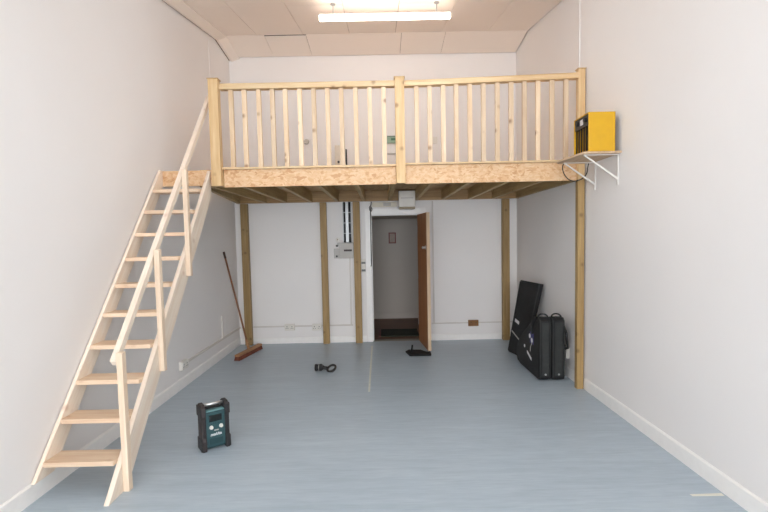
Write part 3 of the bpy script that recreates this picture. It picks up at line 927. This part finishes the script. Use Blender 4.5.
# ---------------------------------------------------------------- black bags by the right wall
def bag(x0, x1, dy, label, badge):
    zt = 0.668
    t = thing('carry_case', ((x0 + x1) / 2, 5.1, 0), label, 'bag', None)
    out = [(4.70, 0.05), (4.715, 0.02), (4.76, 0.002), (5.38, 0.002), (5.49, 0.025), (5.545, 0.09), (5.52, 0.19), (5.43, 0.285), (5.28, 0.395), (5.10, 0.50), (4.95, 0.595), (4.86, 0.65), (4.79, zt), (4.73, zt - 0.004), (4.702, zt - 0.03)]
    out = [(y + dy, z) for y, z in out]
    cy = sum(p[0] for p in out) / len(out)
    cz = sum(p[1] for p in out) / len(out)
    sc = lambda k: [(cy + (y - cy) * k, max(0.0015, cz + (z - cz) * k)) for y, z in out]
    lay = [(x0 + 0.006, 0.93), (x0, 0.90)]
    m = MB()
    rings = []
    xs = [x0, x0 + 0.008, x0 + 0.022, (x0 + x1) / 2 , x1 - 0.022, x1 - 0.008, x1]
    ks = [0.93, 0.975, 0.995, 1.0, 0.995, 0.975, 0.93]
    for x, k in zip(xs, ks):
        rings.append([m.bm.verts.new((x, y, z)) for y, z in sc(k)])
    n = len(out)
    m.bm.faces.new(rings[0])
    m.bm.faces.new(rings[-1][::-1])
    for A, B in zip(rings[:-1], rings[1:]):
        for k in range(n):
            m.bm.faces.new((A[k], A[(k + 1) % n], B[(k + 1) % n], B[k]))
    body = m.obj('bag_body', FABRIC, t, smooth=False)
    # gusset panel on the near edge and piping round both faces
    g = MB()
    g.prism([(x0 + 0.028, 4.6985 + dy, 0.06), (x1 - 0.028, 4.6985 + dy, 0.06), (x1 - 0.028, 4.6995 + dy, zt - 0.05), (x0 + 0.028, 4.6995 + dy, zt - 0.05)], (0, -0.004, 0))
    g.obj('gusset', GUSSET, t, 0.001)
    for x in (x0 + 0.010, x1 - 0.010):
        MB().tube([(x, y, z + (0.006 if z < 0.02 else 0)) for y, z in sc(0.985)], 0.0065, 6, closed=True).obj('piping', GUSSET, t, smooth=True)
    # carry handle on top
    hx = (x0 + x1) / 2
    hp = []
    for k in range(13):
        a = math.pi * k / 12
        hp.append((hx - 0.05 * math.cos(a), 4.775 + dy + 0.01 * math.sin(a), zt - 0.006 + 0.035 * math.sin(a)))
    MB().tube(hp, 0.0085, 8).obj('carry_handle', PIPING, t, smooth=True)
    for zz in (0.075,):
        MB().tube([(hx, 4.694 + dy, zz), (hx, 4.689 + dy, zz)], 0.01, 10).obj('rivet', GREYMET, t)
    if badge:
        box((x0 - 0.003, 4.88, 0.345), (x0 - 0.0004, 5.0, 0.47)).obj('navy_patch', BLUE, t)
        for yy, zz in ((5.00, 0.42), (4.93, 0.385)):
            MB().tube([(x0 - 0.0005, yy, zz), (x0 - 0.006, yy, zz)], 0.026, 14).obj('round_mark', LABELW, t)
        MB().tube([(x0 - 0.0005, 5.19, 0.265), (x0 - 0.005, 5.19, 0.265)], 0.018, 12).obj('round_mark', LABELW, t)
        pr = MB().prism([(x0 - 0.0005, 5.10, 0.235), (x0 - 0.0005, 5.10, 0.207), (x0 - 0.0005, 4.955, 0.155), (x0 - 0.0005, 4.955, 0.185)], (-0.003, 0, 0))
        pr.obj('white_tag', LABELW, t)
        MB().tube([(x0 - 0.004, 4.93, 0.36), (x0 - 0.006, 4.97, 0.30), (x0 - 0.005, 4.985, 0.25)], 0.003, 6).obj('cord', GREYPL, t)
        MB().tube([(x0 - 0.006, 4.80, 0.66), (x0 - 0.008, 4.90, 0.58), (x0 - 0.008, 4.92, 0.50), (x0 - 0.006, 4.9, 0.46)], 0.012, 8).obj('strap', PIPING, t, smooth=True)
    return t


bag(1.618, 1.742, 0.0, 'black padded carry case with navy and white badge, leaning foremost by right wall', True)
b2 = bag(1.752, 1.885, 0.0, 'black padded carry case squeezed between the badged case and right wall', False)
ss = MB()
ss.tube([(1.893, 4.80, 0.60), (1.912, 4.74, 0.50), (1.922, 4.735, 0.38), (1.93, 4.745, 0.335), (1.918, 4.755, 0.325), (1.902, 4.78, 0.36), (1.893, 4.80, 0.45)], 0.012, 8)
ss.obj('shoulder_strap', PIPING, b2, smooth=True)

# tall flat case leaning behind them
tb = thing('flat_case', (1.70, 5.72, 0), 'tall flat black case leaning on right wall behind the two padded carry cases', 'bag')
A0, A1 = V((1.632, 5.95, 0.002)), V((1.722, 5.57, 0.002))     # bottom edge
B0, B1 = V((1.805, 5.975, 0.935)), V((1.905, 5.505, 0.93))     # top edge
m = MB()
nrm = (A1 - A0).cross(B0 - A0).normalized()
if nrm.x < 0:
    nrm = -nrm
m.prism([A0, A1, B1, B0], nrm * 0.05)
low = min(v.co.z for v in m.bm.verts)
m.bm.transform(Matrix.Translation((0, 0, 0.001 - low)))
m.obj('case_body', FABRIC, tb, 0.008)
def onface(u, w, d=0.0):
    p = A0.lerp(A1, u).lerp(B0.lerp(B1, u), w)
    return p - nrm * (0.001 + d) + V((0, 0, 0.001 - low))
m = MB().prism([onface(0.12, 0.43), onface(0.36, 0.405), onface(0.36, 0.445), onface(0.12, 0.47)], -nrm * 0.004)
m.obj('white_logo', LABELW, tb)
MB().prism([onface(-0.02, 0.295), onface(0.58, 0.20), onface(0.58, 0.215), onface(-0.02, 0.31)], -nrm * 0.004).obj('zip_pull', GREYPL, tb)
MB().tube([onface(0.02, 0.02, 0.002), onface(0.98, 0.02, 0.002), onface(0.98, 0.98, 0.002), onface(0.02, 0.98, 0.002)], 0.006, 6, closed=True).obj('piping', GUSSET, tb)

# ---------------------------------------------------------------- light
w = bpy.data.worlds.new('World')
S.world = w
w.use_nodes = True
bg = w.node_tree.nodes['Background']
bg.inputs[0].default_value = (0.92, 0.955, 1.0, 1)
bg.inputs[1].default_value = 8.0
pl = bpy.data.lights.new('window_portal', 'AREA')
pl.shape = 'RECTANGLE'
pl.size, pl.size_y = WX1 - WX0, WZ1 - WZ0
pl.cycles.is_portal = True
po = bpy.data.objects.new('window_portal', pl)
po.location = ((WX0 + WX1) / 2, YF - 0.16, (WZ0 + WZ1) / 2)
po.rotation_euler = (math.radians(90), 0, 0)
COL.objects.link(po)

# ---------------------------------------------------------------- camera
cam = bpy.data.cameras.new('camera')
co = bpy.data.objects.new('camera', cam)
COL.objects.link(co)
p, yw, rl = math.radians(3.522), math.radians(-0.279), math.radians(1.162)
f = V((-math.sin(yw) * math.cos(p), math.cos(yw) * math.cos(p), -math.sin(p)))
r0 = V((math.cos(yw), math.sin(yw), 0))
u0 = r0.cross(f)
rt = r0 * math.cos(rl) - u0 * math.sin(rl)
up = u0 * math.cos(rl) + r0 * math.sin(rl)
mw = Matrix((rt, up, -f)).transposed().to_4x4()
mw.translation = (0, 0, 1.53)
co.matrix_world = mw
cam.sensor_width = 36.0
cam.lens = 460.0 / 768 * 36
cam.shift_y = (266.043 - 256) / 768
cam.clip_start = 0.05
S.camera = co

S.view_settings.view_transform = 'Standard'
S.view_settings.look = 'None'
S.view_settings.gamma = 1.0
S.view_settings.use_curve_mapping = False
S.view_settings.exposure = 0.2
S.cycles.max_bounces = 10
S.cycles.diffuse_bounces = 6
S.cycles.sample_clamp_indirect = 6.0
S.cycles.use_denoising = True
